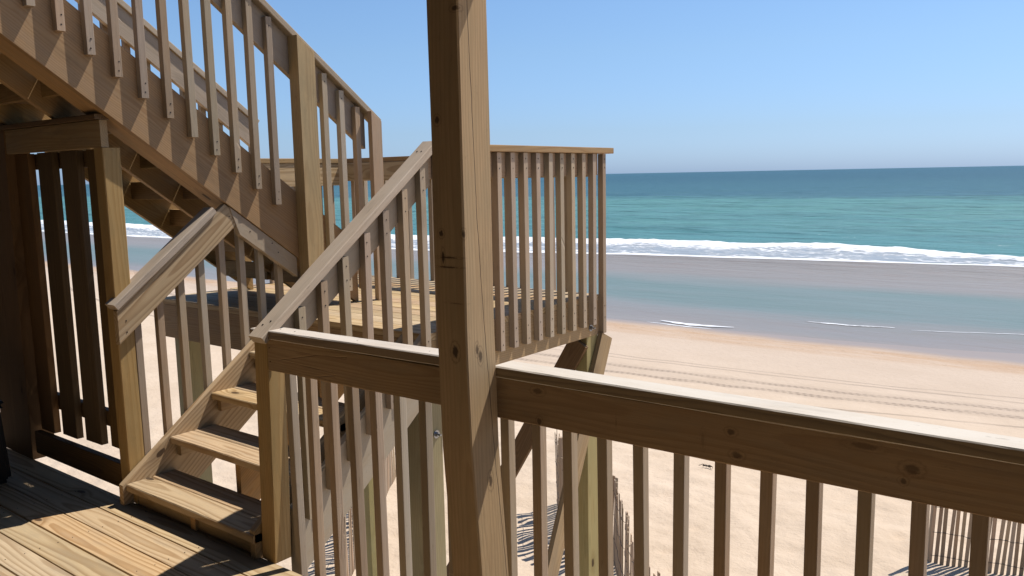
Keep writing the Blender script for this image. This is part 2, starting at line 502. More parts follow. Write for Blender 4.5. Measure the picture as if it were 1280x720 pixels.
def quad(p):
    (a, ya), (b, yb_), (c, yc) = p
    q = ((yc-ya)/(c-a)-(yb_-ya)/(b-a))/(c-b)
    l = (yb_-ya)/(b-a)-q*(a+b)
    return (ya-l*a-q*a*a, l, q)
TRACKS = [quad([(-12.9, 21.15), (-6.67, 21.73), (-2.22, 22.66)])+(0.17, 0.95, True),
          quad([(-12.07, 20.13), (-6.72, 20.81), (-2.12, 21.71)])+(0.17, 0.95, True),
          quad([(-13.16, 22.39), (-6.99, 22.96), (-2.3, 23.6)])+(0.08, 0.6, False),
          quad([(-8.0, 19.0), (-5.83, 19.52), (-2.0, 20.6)])+(0.09, 0.6, False),
          quad([(-12.0, 22.9), (-5.4, 23.57), (-2.38, 24.16)])+(0.07, 0.5, False),
          quad([(-12.4, 20.6), (-6.7, 21.25), (-2.2, 22.15)])+(0.9, 0.2, False)]
def sand_mat():
    N = NT("beach_sand")
    tc = N.n("ShaderNodeTexCoord")
    P = tc.outputs['Object']
    x, y, z = N.sep(P)[:3]
    n1 = N.noise(P, 0.55, 5.0, 0.6)
    n2 = N.noise(P, 5.0, 4.0, 0.65)
    n3 = N.noise(P, 90.0, 2.0, 0.7)
    st = N.noise(N.mapping(P, (0.10, 1.3, 1.0)), 1.0, 4.0, 0.6)
    c = N.mix(N.mapr(n1, 0.3, 0.7), (0.66, 0.52, 0.385), (0.60, 0.465, 0.335))
    c = N.mix(N.mapr(n2, 0.40, 0.80, 0.0, 0.22), c, (0.52, 0.39, 0.27))
    c = N.mix(N.mapr(n3, 0.45, 0.80, 0.0, 0.12), c, (0.46, 0.34, 0.25))
    relief = None
    for (pa, pb, pc, hw_, amt, lugs) in TRACKS:
        yc = N.math('ADD', N.math('ADD', pa, N.math('MULTIPLY', x, pb)), N.math('MULTIPLY', N.math('MULTIPLY', x, x), pc))
        yc = N.math('ADD', yc, N.math('MULTIPLY', N.math('SUBTRACT', N.noise(N.comb(N.math('MULTIPLY', x, 0.25), pa, 0.0), 1.0, 2.0), 0.5), 0.35))
        dv = N.math('SUBTRACT', y, yc)
        ad = N.math('ABSOLUTE', dv)
        mk = N.mapr(ad, hw_*0.7, hw_*1.15, 1.0, 0.0)
        if lugs:
            ph = N.math('ADD', N.math('MULTIPLY', x, 6.2832/0.17), N.math('MULTIPLY', N.math('SIGN', dv), 1.5708))
            lg = N.mapr(N.math('SINE', N.math('ADD', ph, N.math('MULTIPLY', N.noise(P, 3.0, 2.0), 3.0))), -0.6, 0.9)
            mk = N.math('MULTIPLY', mk, N.math('ADD', 0.45, N.math('MULTIPLY', lg, 0.55)))
        mk = N.math('MULTIPLY', mk, N.mapr(N.noise(N.mapping(P, (0.5, 2.0, 1)), 1.0, 3.0, 0.7), 0.30, 0.55, 0.45, 1.0))
        c = N.mix(N.math('MULTIPLY', mk, amt), c, (0.27, 0.20, 0.145))
        relief = mk if relief is None else N.math('MAXIMUM', relief, mk)
    # firmer, darker sand towards the water, shell wrack band, then wet sand
    yy = N.math('ADD', y, N.math('MULTIPLY', N.math('SUBTRACT', st, 0.5), 4.0))
    c = N.mix(N.mapr(yy, 15.0, 27.0, 0.0, 0.5), c, (0.50, 0.40, 0.325))
    wr = N.math('MULTIPLY', N.mapr(yy, 26.5, 29.5), N.mapr(yy, 29.5, 31.5, 1.0, 0.0))
    c = N.mix(N.math('MULTIPLY', wr, N.mapr(N.noise(N.mapping(P, (0.7, 2.5, 1)), 1.0, 5.0, 0.75), 0.35, 0.6, 0.25, 0.8)), c, (0.47, 0.30, 0.18))
    fl = N.noise(N.mapping(P, (3.0, 8.0, 1)), 1.0, 4.0, 0.8)
    c = N.mix(N.math('MULTIPLY', wr, N.mapr(fl, 0.6, 0.68)), c, (0.25, 0.16, 0.10))
    edge = N.math('ADD', N.math('MULTIPLY', N.noise(N.comb(N.math('MULTIPLY', x, 0.16), 0.0, 0.0), 1.0, 2.0), 2.4), 28.8)
    wet = N.mapr(N.math('SUBTRACT', y, edge), -0.9, 1.2)
    c = N.mix(wet, c, (0.34, 0.26, 0.205))
    N.put(N.p.inputs['Base Color'], c)
    N.put(N.p.inputs['Roughness'], N.mapr(wet, 0.0, 1.0, 0.92, 0.34))
    N.p.inputs['Specular IOR Level'].default_value = 0.25
    dry = N.math('SUBTRACT', 1.0, wet)
    b = N.bump(N.math('MULTIPLY', n2, dry), 0.7, 0.05)
    b = N.bump(N.math('MULTIPLY', n3, dry), 0.35, 0.008, b)
    b = N.bump(N.math('SUBTRACT', 1.0, relief), 0.7, 0.03, b)
    N.put(N.p.inputs['Normal'], b)
    return N.m
SAND = sand_mat()
xs = graded(-300, -16.0, 3.5, 260, 0.075, 1.06)
ys = graded(-60, 5.5, 18.0, 75, 0.075, 1.045)
tag(grid_obj("sand_beach", xs, ys, sand_d, SAND), "pale dry sand beach sloping to the wet waterline", None, None, 'structure')

# ------------------------------------------------------------------ sea
SEAZ = -4.6
def edge_y(x):
    pts = [(-300, 26), (-60, 29.0), (-30, 30.3), (-18.65, 30.79), (-15.49, 30.61), (-10.43, 31.18), (-6.35, 31.66), (-3.3, 32.7), (10, 34.0), (60, 36), (300, 44)]
    for (a, b), (c, d) in zip(pts, pts[1:]):
        if a <= x <= c:
            t = (x-a)/(c-a)
            return b+(d-b)*t + 0.25*noise.noise(Vector((x*0.5, 0, 0)))
    return pts[0][1] if x < 0 else pts[-1][1]
def sea_mat():
    N = NT("sea_water")
    tc = N.n("ShaderNodeTexCoord")
    P = tc.outputs['Object']
    x, y, z = N.sep(P)[:3]
    wob = N.math('SUBTRACT', N.noise(N.mapping(P, (0.05, 0.12, 1)), 1.0, 3.0, 0.6), 0.5)
    ys_ = N.math('SUBTRACT', N.math('ADD', y, N.math('MULTIPLY', wob, 7.0)), N.math('MULTIPLY', x, 0.03))
    big = N.noise(N.mapping(P, (0.007, 0.03, 1)), 1.0, 4.0, 0.6)
    mid = N.noise(N.mapping(P, (0.05, 0.22, 1)), 1.0, 4.0, 0.62)
    ch = N.noise(N.mapping(P, (0.22, 0.9, 1)), 1.0, 6.0, 0.75)
    lav = (0.285, 0.258, 0.235)
    teal = (0.165, 0.222, 0.20)
    turq = (0.085, 0.25, 0.255)
    green = (0.12, 0.295, 0.27)
    deep = (0.025, 0.085, 0.135)
    c = N.mix(N.mapr(ys_, 30.8, 33.2), (0.33, 0.262, 0.215), (0.285, 0.25, 0.225))
    c = N.mix(N.mapr(ys_, 33.6, 37.2), c, teal)
    c = N.mix(N.math('MULTIPLY', N.mapr(ch, 0.4, 0.7, 0.0, 0.5), N.mapr(ys_, 33, 40, 1, 0)), c, (0.30, 0.25, 0.24))
    c = N.mix(N.mapr(mid, 0.35, 0.65, 0.0, 0.35), c, (0.24, 0.26, 0.25))
    c = N.mix(N.mapr(ys_, 43.0, 48.5), c, lav)
    c = N.mix(N.math('MULTIPLY', N.mapr(ys_, 47, 53), N.mapr(ch, 0.5, 0.62, 0.0, 0.35)), c, (0.30, 0.235, 0.20))
    c = N.mix(N.mapr(ys_, 62.0, 67.0), c, turq)
    s1 = N.math('ADD', ys_, N.math('MULTIPLY', N.math('SUBTRACT', mid, 0.5), 60.0))
    c = N.mix(N.mapr(s1, 70, 100, 0.0, 0.8), c, green)
    c = N.mix(N.math('MULTIPLY', N.mapr(big, 0.42, 0.62, 0.0, 0.75), N.mapr(ys_, 66, 75)), c, turq)
    s2 = N.math('ADD', y, N.math('MULTIPLY', N.math('SUBTRACT', big, 0.5), 120.0))
    c = N.mix(N.mapr(s2, 165, 215), c, (0.045, 0.13, 0.175))
    c = N.mix(N.mapr(s2, 215, 700), c, deep)
    dk = N.noise(N.mapping(P, (0.10, 0.35, 1)), 1.0, 5.0, 0.75)
    c = N.mix(N.math('MULTIPLY', N.mapr(dk, 0.45, 0.66, 0.0, 0.65), N.mapr(y, 66, 80)), c, tuple(0.55*q for q in turq))
    c = N.mix(N.math('MULTIPLY', N.mapr(ch, 0.42, 0.66, 0.0, 0.45), N.mapr(y, 66, 80)), c, (0.13, 0.27, 0.30))
    # scattered whitecaps
    wc = N.noise(N.mapping(P, (0.16, 0.5, 1)), 1.0, 5.0, 0.75)
    wm = N.math('MULTIPLY', N.math('MULTIPLY', N.mapr(wc, 0.70, 0.72), N.mapr(y, 66, 80)), N.mapr(y, 180, 420, 1.0, 0.0))
    c = N.mix(wm, c, (0.85, 0.88, 0.88))
    N.put(N.p.inputs['Base Color'], c)
    N.put(N.p.inputs['Roughness'], N.mapr(y, 32, 60, 0.36, 0.42))
    N.put(N.p.inputs['Specular IOR Level'], N.mapr(y, 60, 300, 0.30, 0.12))
    N.p.inputs['IOR'].default_value = 1.33
    calm = N.mapr(y, 44, 66, 0.10, 1.0)
    b = N.bump(N.math('MULTIPLY', mid, calm), 0.8, 2.2)
    b = N.bump(N.math('MULTIPLY', ch, calm), 0.8, 0.6, b)
    fine = N.noise(N.mapping(P, (2.0, 6.0, 1)), 1.0, 3.0, 0.6)
    b = N.bump(fine, 0.30, 0.035, b)
    N.put(N.p.inputs['Normal'], b)
    return N.m
def sea_h(x, u):
    y = u
    a = min(1.0, max(0.0, (y-60)/25.0))
    fade = max(0.0, 1.0-max(0.0, y-180)/400.0)
    h = SEAZ + 0.012*noise.noise(Vector((x*0.3, y*0.8, 0)))
    if a > 0 and fade > 0:
        ph = y*0.30 + 1.8*noise.noise(Vector((x*0.012, y*0.01, 5.0)))
        env = 0.5+noise.noise(Vector((x*0.02, y*0.03, 8.0)))
        h += a*fade*(0.16*max(0, env)*math.sin(ph) + 0.34*noise.noise(Vector((x*0.08, y*0.25, 2.0))) + 0.08*noise.noise(Vector((x*0.3, y*0.9, 4.0))))
    return h
SEA = sea_mat()
sx = graded(-24000, -60.0, 25.0, 24000, 0.7, 1.12)
sv = graded(0, 0.0, 160.0, 45000, 0.55, 1.10)
nx = len(sx)
verts = []
for v in sv:
    for x in sx:
        e = edge_y(max(-299, min(299, x)))
        t = max(0.0, 1-v/12.0)
        y = v + 32.0 + (e-32.0)*t
        h = sea_h(x, y) if abs(x) < 900 and y < 600 else SEAZ
        if v < 3.0 and abs(x) < 300:
            q = v/3.0
            h = h*q+(sand_d(x, y)+0.006)*(1-q) if v > 0.3 else sand_d(x, y)-0.01
        verts.append((x, y, h))
me = bpy.data.meshes.new("sea")
me.from_pydata(verts, [], [(j*nx+i, j*nx+i+1, (j+1)*nx+i+1, (j+1)*nx+i) for j in range(len(sv)-1) for i in range(nx-1)])
me.polygons.foreach_set("use_smooth", [True]*len(me.polygons))
me.materials.append(SEA)
sea = bpy.data.objects.new("sea", me)
COL.objects.link(sea)
tag(sea, "turquoise sea with deeper blue water at the horizon", None, None, 'structure')

# foam: real sheets riding on the water with a torn edge
def foam_mat(name, lo, hi, holes=(0.33, 0.36, 0.38), sc=1.0, use_v=True, bd=0.15):
    N = NT(name)
    tc = N.n("ShaderNodeTexCoord")
    P = tc.outputs['Object']
    uv = N.sep(tc.outputs['UV'])
    v = uv[1]
    vo = N.n("ShaderNodeTexVoronoi")
    vo.feature = 'DISTANCE_TO_EDGE'
    warp = N.noise(N.mapping(P, (0.5*sc, 1.0*sc, 1)), 1.0, 4.0, 0.7, out=1)
    N.put(vo.inputs['Vector'], N.mix(0.55, N.mapping(P, (0.9*sc, 1.6*sc, 1)), warp, 'ADD'))
    vo.inputs['Scale'].default_value = 1.0
    lace = N.mapr(vo.outputs['Distance'], 0.05, 0.22, 1.0, 0.0)
    nz = N.noise(N.mapping(P, (0.35*sc, 1.2*sc, 1)), 1.0, 5.0, 0.72)
    nb = N.noise(N.mapping(P, (0.06*sc, 0.25*sc, 1)), 1.0, 3.0, 0.6)
    # solid at the crest (v high) and at the leading edge (v low), lace between
    crest = N.mapr(v, lo, hi)
    lead = N.mapr(v, 0.05, 0.10, 1.0, 0.0)
    f = N.math('ADD', N.math('ADD', crest, lead), N.math('MULTIPLY', lace, 0.45))
    f = N.math('ADD', f, N.math('MULTIPLY', N.math('SUBTRACT', nz, 0.5), 2.5))
    f = N.math('ADD', f, N.math('MULTIPLY', N.math('SUBTRACT', nb, 0.5), 1.6))
    m = N.mapr(f, 0.15, 0.80)
    c = N.mix(m, holes, (0.80, 0.81, 0.82))
    N.put(N.p.inputs['Base Color'], c)
    N.put(N.p.inputs['Roughness'], N.mapr(m, 0, 1, 0.3, 0.9))
    N.p.inputs['Specular IOR Level'].default_value = 0.2
    N.put(N.p.inputs['Normal'], N.bump(N.math('ADD', nz, m), 0.7, bd))
    return N.m
FOAM = foam_mat("wave_foam", 0.45, 0.70)
FOAM2 = foam_mat("swash_foam", -0.2, 0.5, holes=(0.42, 0.40, 0.385), sc=3.0, bd=0.01)

def interp(pts, x):
    if x <= pts[0][0]: return pts[0][1]
    for (a, b), (c, d) in zip(pts, pts[1:]):
        if x <= c:
            return b+(d-b)*(x-a)/(c-a)
    return pts[-1][1]
def strip(name, lo, hi, x0, x1, dx, nv, hf, mat):
    verts, uvs, faces = [], [], []
    n = int((x1-x0)/dx)+1
    for i in range(n):
        x = x0+i*dx
        a, b = lo(x), hi(x)
        for j in range(nv+1):
            v = j/nv
            verts.append((x, a+(b-a)*v, hf(x, v, a+(b-a)*v)))
            uvs.append((i/10.0, v))
    for i in range(n-1):
        for j in range(nv):
            q = i*(nv+1)+j
            faces.append((q, q+nv+1, q+nv+2, q+1))
    me = bpy.data.meshes.new(name)
    me.from_pydata(verts, [], faces)
    ul = me.uv_layers.new(name="UVMap")
    for lp in me.loops:
        ul.data[lp.index].uv = uvs[lp.vertex_index]
    me.polygons.foreach_set("use_smooth", [True]*len(me.polygons))
    me.materials.append(mat)
    o = bpy.data.objects.new(name, me)
    COL.objects.link(o)
    return o
ftop = [(-420, 80), (-114, 66), (-63.6, 66), (-41.5, 69.6), (-22.7, 72.1), (-15, 70.5), (-6.85, 65.6), (5, 63), (60, 66), (300, 80)]
fbot = [(-420, 52), (-100, 50.5), (-50.6, 52), (-32.7, 56.5), (-6.24, 60.3), (10, 61.5), (300, 70)]
def fh(x, v, y):
    r = math.exp(-((v-0.72)/0.16)**2)
    h = SEAZ + 0.03 + 0.30*r*(0.75+0.6*noise.noise(Vector((x*0.25, v*2, 0)))) + 0.10*noise.noise(Vector((x*1.1, y*1.1, 3)))*min(1, v*4)
    if v > 0.93: return SEAZ-0.25
    if v < 0.10: return SEAZ+0.02+(h-SEAZ)*v*6
    return h + 0.05
tag(strip("wave_foam", lambda x: interp(fbot, x)+0.5*noise.noise(Vector((x*0.3, 1, 0))),
      lambda x: interp(ftop, x)+1.4*noise.noise(Vector((x*0.16, 7, 0)))+0.7*noise.noise(Vector((x*0.6, 3, 0))),
      -300, 120, 0.45, 22, fh, FOAM), "long band of white breaking surf foam along the beach", "surf", None, 'stuff')
def thin(name, pts, w, label, amp=0.12):
    x0, x1 = pts[0][0], pts[-1][0]
    def ww(x):
        t = (x-x0)/(x1-x0)
        return w*max(0.02, math.sin(math.pi*min(1, max(0, t)))**0.5)*(0.6+0.9*abs(noise.noise(Vector((x*1.3, 5, 0)))))
    lo = lambda x: interp(pts, x)+amp*noise.noise(Vector((x*0.9, 2, 0)))-ww(x)/2
    hi = lambda x: lo(x)+ww(x)
    def hh(x, v, y):
        return max(SEAZ+0.012, sand_h(x, y)+0.01) + 0.008*math.sin(math.pi*v) 
    tag(strip(name, lo, hi, x0, x1, 0.08, 6, hh, FOAM2), label, "sea foam", None, 'stuff')
thin("swash_foam", [(-16.6, 31.72), (-15.8, 31.55), (-15.0, 31.48), (-14.2, 31.58), (-13.3, 31.82)], 0.42, "short white curl of foam nearest the dry sand, left of the others", 0.05)
thin("swash_foam", [(-16.9, 31.1), (-15.0, 30.95), (-13.9, 31.0)], 0.16, "faint thin foam line on wet sand just below the white curl", 0.05)
thin("swash_foam", [(-11.4, 34.6), (-9.66, 34.63), (-7.9, 34.97)], 0.28, "thin bright foam line on the swash edge, middle of the bay")
thin("swash_foam", [(-7.3, 34.7), (-5.7, 35.25), (-3.0, 36.2), (2.0, 37.0)], 0.14, "thin broken foam line on the swash at the right")

# ------------------------------------------------------------------ near deck floor (boards run along x)
deck = thing("deck_floor", (-1.5, 0.6, 0), "deck floor of lit pine boards at the lower left", None, None, 'structure')
yb = 2.115
k = 0
while yb > -1.5:
    w = 0.1400
    if yb > 0.0:
        joints = [(-5.9, -3.7-0.2*(k % 3)), (-3.7-0.2*(k % 3), 0.1), (0.1, 2.4)] if False else [(-6.1, 2.4)]
    else:
        joints = [(-6.1, 2.4)]
    for a, b in joints:
        bx("deck_board", (a, b), (yb-w, yb), (-0.038, random.uniform(-0.0015, 0.0015)), PINE, deck, 0.004)
    yb -= w+0.0075
    k += 1
bx("rim_joist", (-6.1, 2.4), (2.068, 2.106), (-0.28, -0.0385), WEATH, deck)
for i in range(14):
    xj = -5.9+i*0.61
    bx("floor_joist", (xj, xj+0.038), (-1.5, 2.066), (-0.27, -0.0385), PINE_F, deck)
nails(deck, [(xj+0.02+random.uniform(-.006, .006), 2.115-0.1475*r-o_, 0.0006) for xj in [-5.9+i*0.61 for i in range(6)] for r in range(6) for o_ in (0.03, 0.11)], (0, 0, 1), r=0.0028)

# ------------------------------------------------------------------ main porch post (leans and bows a little)
def bent_post(name, path, sx_, sy_, mat, label, cat):
    p0 = Vector(path[0]); p1 = Vector(path[-1])
    root = bpy.data.objects.new(name, None)
    bm = bmesh.new()
    rings = []
    L = (p1-p0).length
    mid = (p0+p1)/2
    # local frame: X up the post, Y world x, Z world y
    def loc(v): 
        v = Vector(v)-mid
        return Vector((v.z, v.x, v.y))
    c = 0.005
    cs = [(-sx_/2+c, -sy_/2), (sx_/2-c, -sy_/2), (sx_/2, -sy_/2+c), (sx_/2, sy_/2-c), (sx_/2-c, sy_/2), (-sx_/2+c, sy_/2), (-sx_/2, sy_/2-c), (-sx_/2, -sy_/2+c)]
    N_ = 26
    for i in range(N_+1):
        t = i/N_
        z = p0.z+(p1.z-p0.z)*t
        for (a, b) in zip(path, path[1:]):
            if a[2] <= z+1e-6 and z <= b[2]+1e-6:
                s = (z-a[2])/(b[2]-a[2])
                cx = a[0]+(b[0]-a[0])*s; cyy = a[1]+(b[1]-a[1])*s
                break
        rr = []
        for (u, v) in cs:
            jx = 0.0016*noise.noise(Vector((z*3, u*40, v*40)))
            rr.append(bm.verts.new(loc((cx+u+jx, cyy+v+jx, z))))
        rings.append(rr)
    for a, b in zip(rings, rings[1:]):
        for i in range(8):
            j = (i+1) % 8
            bm.faces.new((a[i], a[j], b[j], b[i]))
    bm.faces.new(list(reversed(rings[0]))); bm.faces.new(rings[-1])
    bmesh.ops.recalc_face_normals(bm, faces=bm.faces)
    me = bpy.data.meshes.new(name)
    bm.to_mesh(me); bm.free()
    me.materials.append(mat)
    M = Matrix(((0, 1, 0, mid.x), (0, 0, 1, mid.y), (1, 0, 0, mid.z), (0, 0, 0, 1)))
    o = link(name, me, mat, None, M)
    tag(o, label, cat)
    return o
bent_post("porch_post", [(-1.742, 2.062, 0.0), (-1.752, 2.052, 0.35), (-1.768, 2.036, 0.8), (-1.774, 2.033, 1.2), (-1.7745, 2.033, 2.62)], 0.13, 0.144, POSTM,
          "thick square porch post standing on the deck against the railing, centre of view", "post")

# ------------------------------------------------------------------ near deck railing
BAL = 0.038
BAL = 0.0355
def baluster(parent, cx, cy_, z0, z1, mat=WEATH, jit=0.006):
    return board("baluster", (cx, cy_, z0), (cx+random.gauss(0, .0012), cy_+random.gauss(0, .0012), z1), BAL, BAL, X, mat, parent, 0.0022, jit*1.5)
rl = thing("deck_railing", (-2.4, 2.14, 0), "short deck railing section left of the thick porch post, joining the stair newel", "railing", "deck railing sections")
wboard("newel_post", (-3.052, 2.158, 0.0), (-3.012, 2.158, 1.0255), 0.092, 0.092, X, POSTW, rl, 0.004)
wboard("rail_cap", (-3.062, 2.146, 1.042), (-1.79, 2.156, 1.050), 0.092, 0.038, Y, CAPW, rl, 0.004)
wboard("rail_board", (-2.966, 2.129, 0.953), (-1.79, 2.139, 0.957), 0.140, 0.036, Z, PINE_F, rl, 0.003)
for i in range(9):
    cx = -2.897+0.1315*i
    if cx > -1.80: break
    baluster(rl, cx, 2.172, -0.18, 1.02)
rr_ = thing("deck_railing", (-0.2, 2.14, 0), "long deck railing section right of the thick porch post, running out of view", "railing", "deck railing sections")
wboard("rail_cap", (-1.715, 2.152, 1.045), (1.9, 2.152, 1.045), 0.096, 0.038, Y, CAPW, rr_, 0.004)
wboard("rail_board", (-1.72, 2.134, 0.955), (1.94, 2.134, 0.955), 0.141, 0.036, Z, RAILB, rr_, 0.003)
for i in range(27):
    baluster(rr_, -1.717+0.1300*i, 2.172, -0.18, 1.02)
bx("end_post", (1.9, 2.0), (2.11, 2.21), (0, 1.06), POSTW, rr_)
nails(rl, [(-2.95+0.0, 2.1105, 0.985), (-2.95, 2.1105, 0.925)]+[(-3.03+0.11*k, 2.150, 1.0616) for k in (0, 1)]+[(-2.82+0.385*k, 2.147, 1.0622+0.002*k) for k in range(3)], (0, 0, 1), r=0.004)

BAL = 0.038
# ------------------------------------------------------------------ lower stair flight
RISE, RUN = 0.19, 0.265
TX0, TX1 = -4.215, -3.105
st = thing("stair_flight", (-3.66, 2.4, 0), "lower open stair flight of pale pine treads between the newel and slim gate post", "stairs")
def top_low(y): return 0.119+0.737*(y-2.066)
sl_ = math.atan(0.737)
def stringer(x0, x1, y0, y1, parent, mat, foot=-0.02, lab=None, name="stringer", drop=0.415):
    zt0 = top_low(y0)
    pts = [(y0, max(foot, -0.02)), (y0, zt0), (y1, top_low(y1)), (y1, top_low(y1)-drop)]
    yf = 2.066+(foot+drop-0.119)/0.737
    pts.append((yf, foot))
    return poly_x(name, pts, x0, x1, mat, parent, sl_)
stringer(TX0-0.041, TX0-0.002, 2.055, 3.104, st, PINE, 0.002)
stringer(TX1-0.040, TX1-0.002, 2.085, 3.104, st, PINE_F, 0.002)
# outer skirt that carries the balusters
poly_x("skirt_board", [(2.21, top_low(2.21)-0.354), (2.21, top_low(2.21)), (3.104, top_low(3.104)), (3.104, top_low(3.104)-0.354)], -3.022, -2.984, WEATH, st, sl_)
for xm in (-3.655,):
    pts = [(2.10, 0.002), (2.10, 0.074)]
    for i in range(4):
        zt = 0.115+RISE*i-0.0395
        pts.append((2.10+0.2655*i, zt))
        pts.append((2.10+0.2655*(i+1), zt))
    pts[1] = (2.10, 0.0755); del pts[2]
    pts += [(3.104, 0.50), (2.424, 0.002)]
    pts = [p for k_, p in enumerate(pts) if k_ == 0 or (abs(p[0]-pts[k_-1][0])+abs(p[1]-pts[k_-1][1])) > 1e-4]
    poly_x("stringer", pts, xm, xm+0.04, PINE_F, st, sl_, 0.0015)
for i in range(4):
    zt = 0.115+RISE*i
    yn = 2.075+0.2655*i
    xr = TX1 if i else TX1
    wboard("tread", (TX0, yn+0.0700, zt-0.019), (xr-0.042+0.04, yn+0.0700, zt-0.019), 0.140, 0.038, Y, PINE, st, 0.005)
    wboard("tread", (TX0, yn+0.2135, zt-0.019), (xr-0.042+0.04, yn+0.2135, zt-0.019), 0.140, 0.038, Y, PINE, st, 0.005)
    if i == 0: bx("riser", (TX0+0.002, TX1-0.045), (2.1165, 2.154), (-0.03, 0.074), PINE_F, st)
    for xc in (TX0+0.001, TX1-0.044):
        bx("cleat", (xc, xc+0.036) if xc < -4 else (xc-0.036, xc), (yn+0.035, yn+0.255), (zt-0.112, zt-0.0385), PINE_F, st)

# right hand stair railing
def hr(y): return 1.062+0.757*(y-2.098)
ah = math.atan(0.757)
ca = math.cos(ah)
sr = thing("stair_railing", (-2.98, 2.65, 0.5), "sloping railing on the right of the lower stairs with weathered pale cap", "railing", "stair railings")
n_ = Vector((0, -math.sin(ah), math.cos(ah)))
p0 = Vector((-2.983, 2.065, hr(2.065))) - n_*0.019
p1 = Vector((-2.983, 3.17, hr(3.17))) - n_*0.019
wboard("rail_cap", p0, p1, 0.096, 0.038, X, HANDW, sr, 0.004)
def fas(y, d): return hr(y)-0.047-d
poly_x("rail_board", [(2.20, fas(2.20, 0.178)), (2.20, fas(2.20, 0)), (3.17, fas(3.17, 0)), (3.17, fas(3.17, 0.178))], -3.022, -2.984, WEATH, sr, ah)
npts = []
for k in range(7):
    y = 2.287+0.1320*k
    zt, zb = fas(y, 0.008)-0.014, top_low(y)-0.118
    baluster(sr, -2.964, y, zb, zt, WEATH, 0.005)
    npts += [(-2.9445, y, zt-0.045), (-2.9445, y, zt-0.11), (-2.9445, y, zb+0.04), (-2.9445, y, zb+0.10)]
nails(sr, npts, (1, 0, 0), r=0.0038)
nails(sr, [tuple(Vector((-3.00+0.03*k, 2.12+0.02*k, hr(2.12+0.02*k)))+n_*0.0008) for k in (0, 1)]+[tuple(Vector((-3.0+0.03*k, 3.10, hr(3.10)))+n_*0.0008) for k in (0, 1)], n_, r=0.005)

# left hand stair railing
def hl(y): return 1.075+0.785*(y-2.09)
al = math.atan(0.785)
nl_ = Vector((0, -math.sin(al), math.cos(al)))
s2 = thing("stair_railing", (-4.24, 2.4, 0.6), "short sloping handrail left of the lower stairs running up under the upper stringer", "railing", "stair railings")
def arr(y): return 2.375-0.7336*(y-1.676)     # lower arris of the upper flight's near stringer
wboard("rail_cap", Vector((-4.252, 2.085, hl(2.085)))-nl_*0.019, Vector((-4.252, 2.69, hl(2.69)))-nl_*0.019, 0.098, 0.038, X, HANDW, s2, 0.004)
def yint(off): # where handrail line (lowered by off) meets the upper stringer arris
    return (2.375+0.7336*1.676-1.075+0.785*2.09+off)/(0.785+0.7336)
poly_x("rail_board", [(2.105, hl(2.105)-0.050-0.18), (2.105, hl(2.105)-0.050), (yint(0.050)-0.004, hl(yint(0.050)-0.004)-0.050), (yint(0.23)-0.004, hl(yint(0.23)-0.004)-0.23)], -4.258, -4.220, PINE, s2, al)
for k in range(8):
    y = 2.232+0.1325*k
    zt = min(hl(y)-0.10, arr(y)-0.02)
    baluster(s2, -4.279, y, top_low(y)-0.25, zt, WEATH, 0.005)
nails(s2, [(-4.2195, 2.15, 0.98), (-4.2195, 2.15, 0.92), (-4.2195, 2.80, 1.49), (-4.2195, 2.84, 1.455)], (1, 0, 0), r=0.0045)
# ledger under the upper stringer that the baluster tops are nailed to
poly_x("rail_board", [(2.86, arr(2.86)-0.125), (2.86-0.06, arr(2.80)-0.004), (3.255, arr(3.255)-0.004), (3.255, arr(3.255)-0.125)], -4.258, -4.215, WEATH, s2, -math.atan(0.7336))
nails(s2, [(-4.2145, 2.93, arr(2.93)-0.06), (-4.2145, 3.12, arr(3.12)-0.06), (-4.2145, 3.08, arr(3.08)-0.03)], (1, 0, 0), r=0.0045)

# ------------------------------------------------------------------ gate-side posts, pickets, header
gp = wboard("slim_post", (-4.306, 2.166, 0.0), (-4.306, 2.166, 1.872), 0.092, 0.092, X, POSTW, None, 0.004)
tag(gp, "slim square post at the left foot of the stairs, half sunlit", "post")
cp = board("corner_post", (-5.66, 2.18, 0.0), (-5.61, 2.18, 2.30), 0.44, 0.14, X, SHADEW, None, 0.005)
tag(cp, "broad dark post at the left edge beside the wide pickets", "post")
hb = thing("header_beam", (-4.9, 2.15, 1.9), "header boards under the upper stairs above the wide pickets", "beam")
bx("beam_board", (-5.60, -4.262), (2.118, 2.156), (1.874, 2.012), PINE_F, hb)
bx("top_plate", (-5.60, -4.262), (2.095, 2.235), (2.0145, 2.040), SHADEW, hb)
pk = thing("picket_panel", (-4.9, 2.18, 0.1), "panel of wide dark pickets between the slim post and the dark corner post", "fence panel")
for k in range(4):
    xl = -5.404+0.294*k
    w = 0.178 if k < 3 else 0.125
    board("picket", (xl+w/2, 2.182, 0.19+0.018*k), (xl+w/2+random.gauss(0, .004), 2.182, 1.872), w, 0.040, X, SHADEW, pk, 0.004, 0.004)
bx("cross_rail", (-5.40, -4.355), (2.205, 2.243), (0.33, 0.42), SHADEW, pk)
bx("cross_rail", (-5.40, -4.355), (2.205, 2.243), (1.78, 1.87), SHADEW, pk)
bx("bottom_beam", (-5.40, -4.355), (2.120, 2.160), (0.048, 0.186), SHADEW, pk)

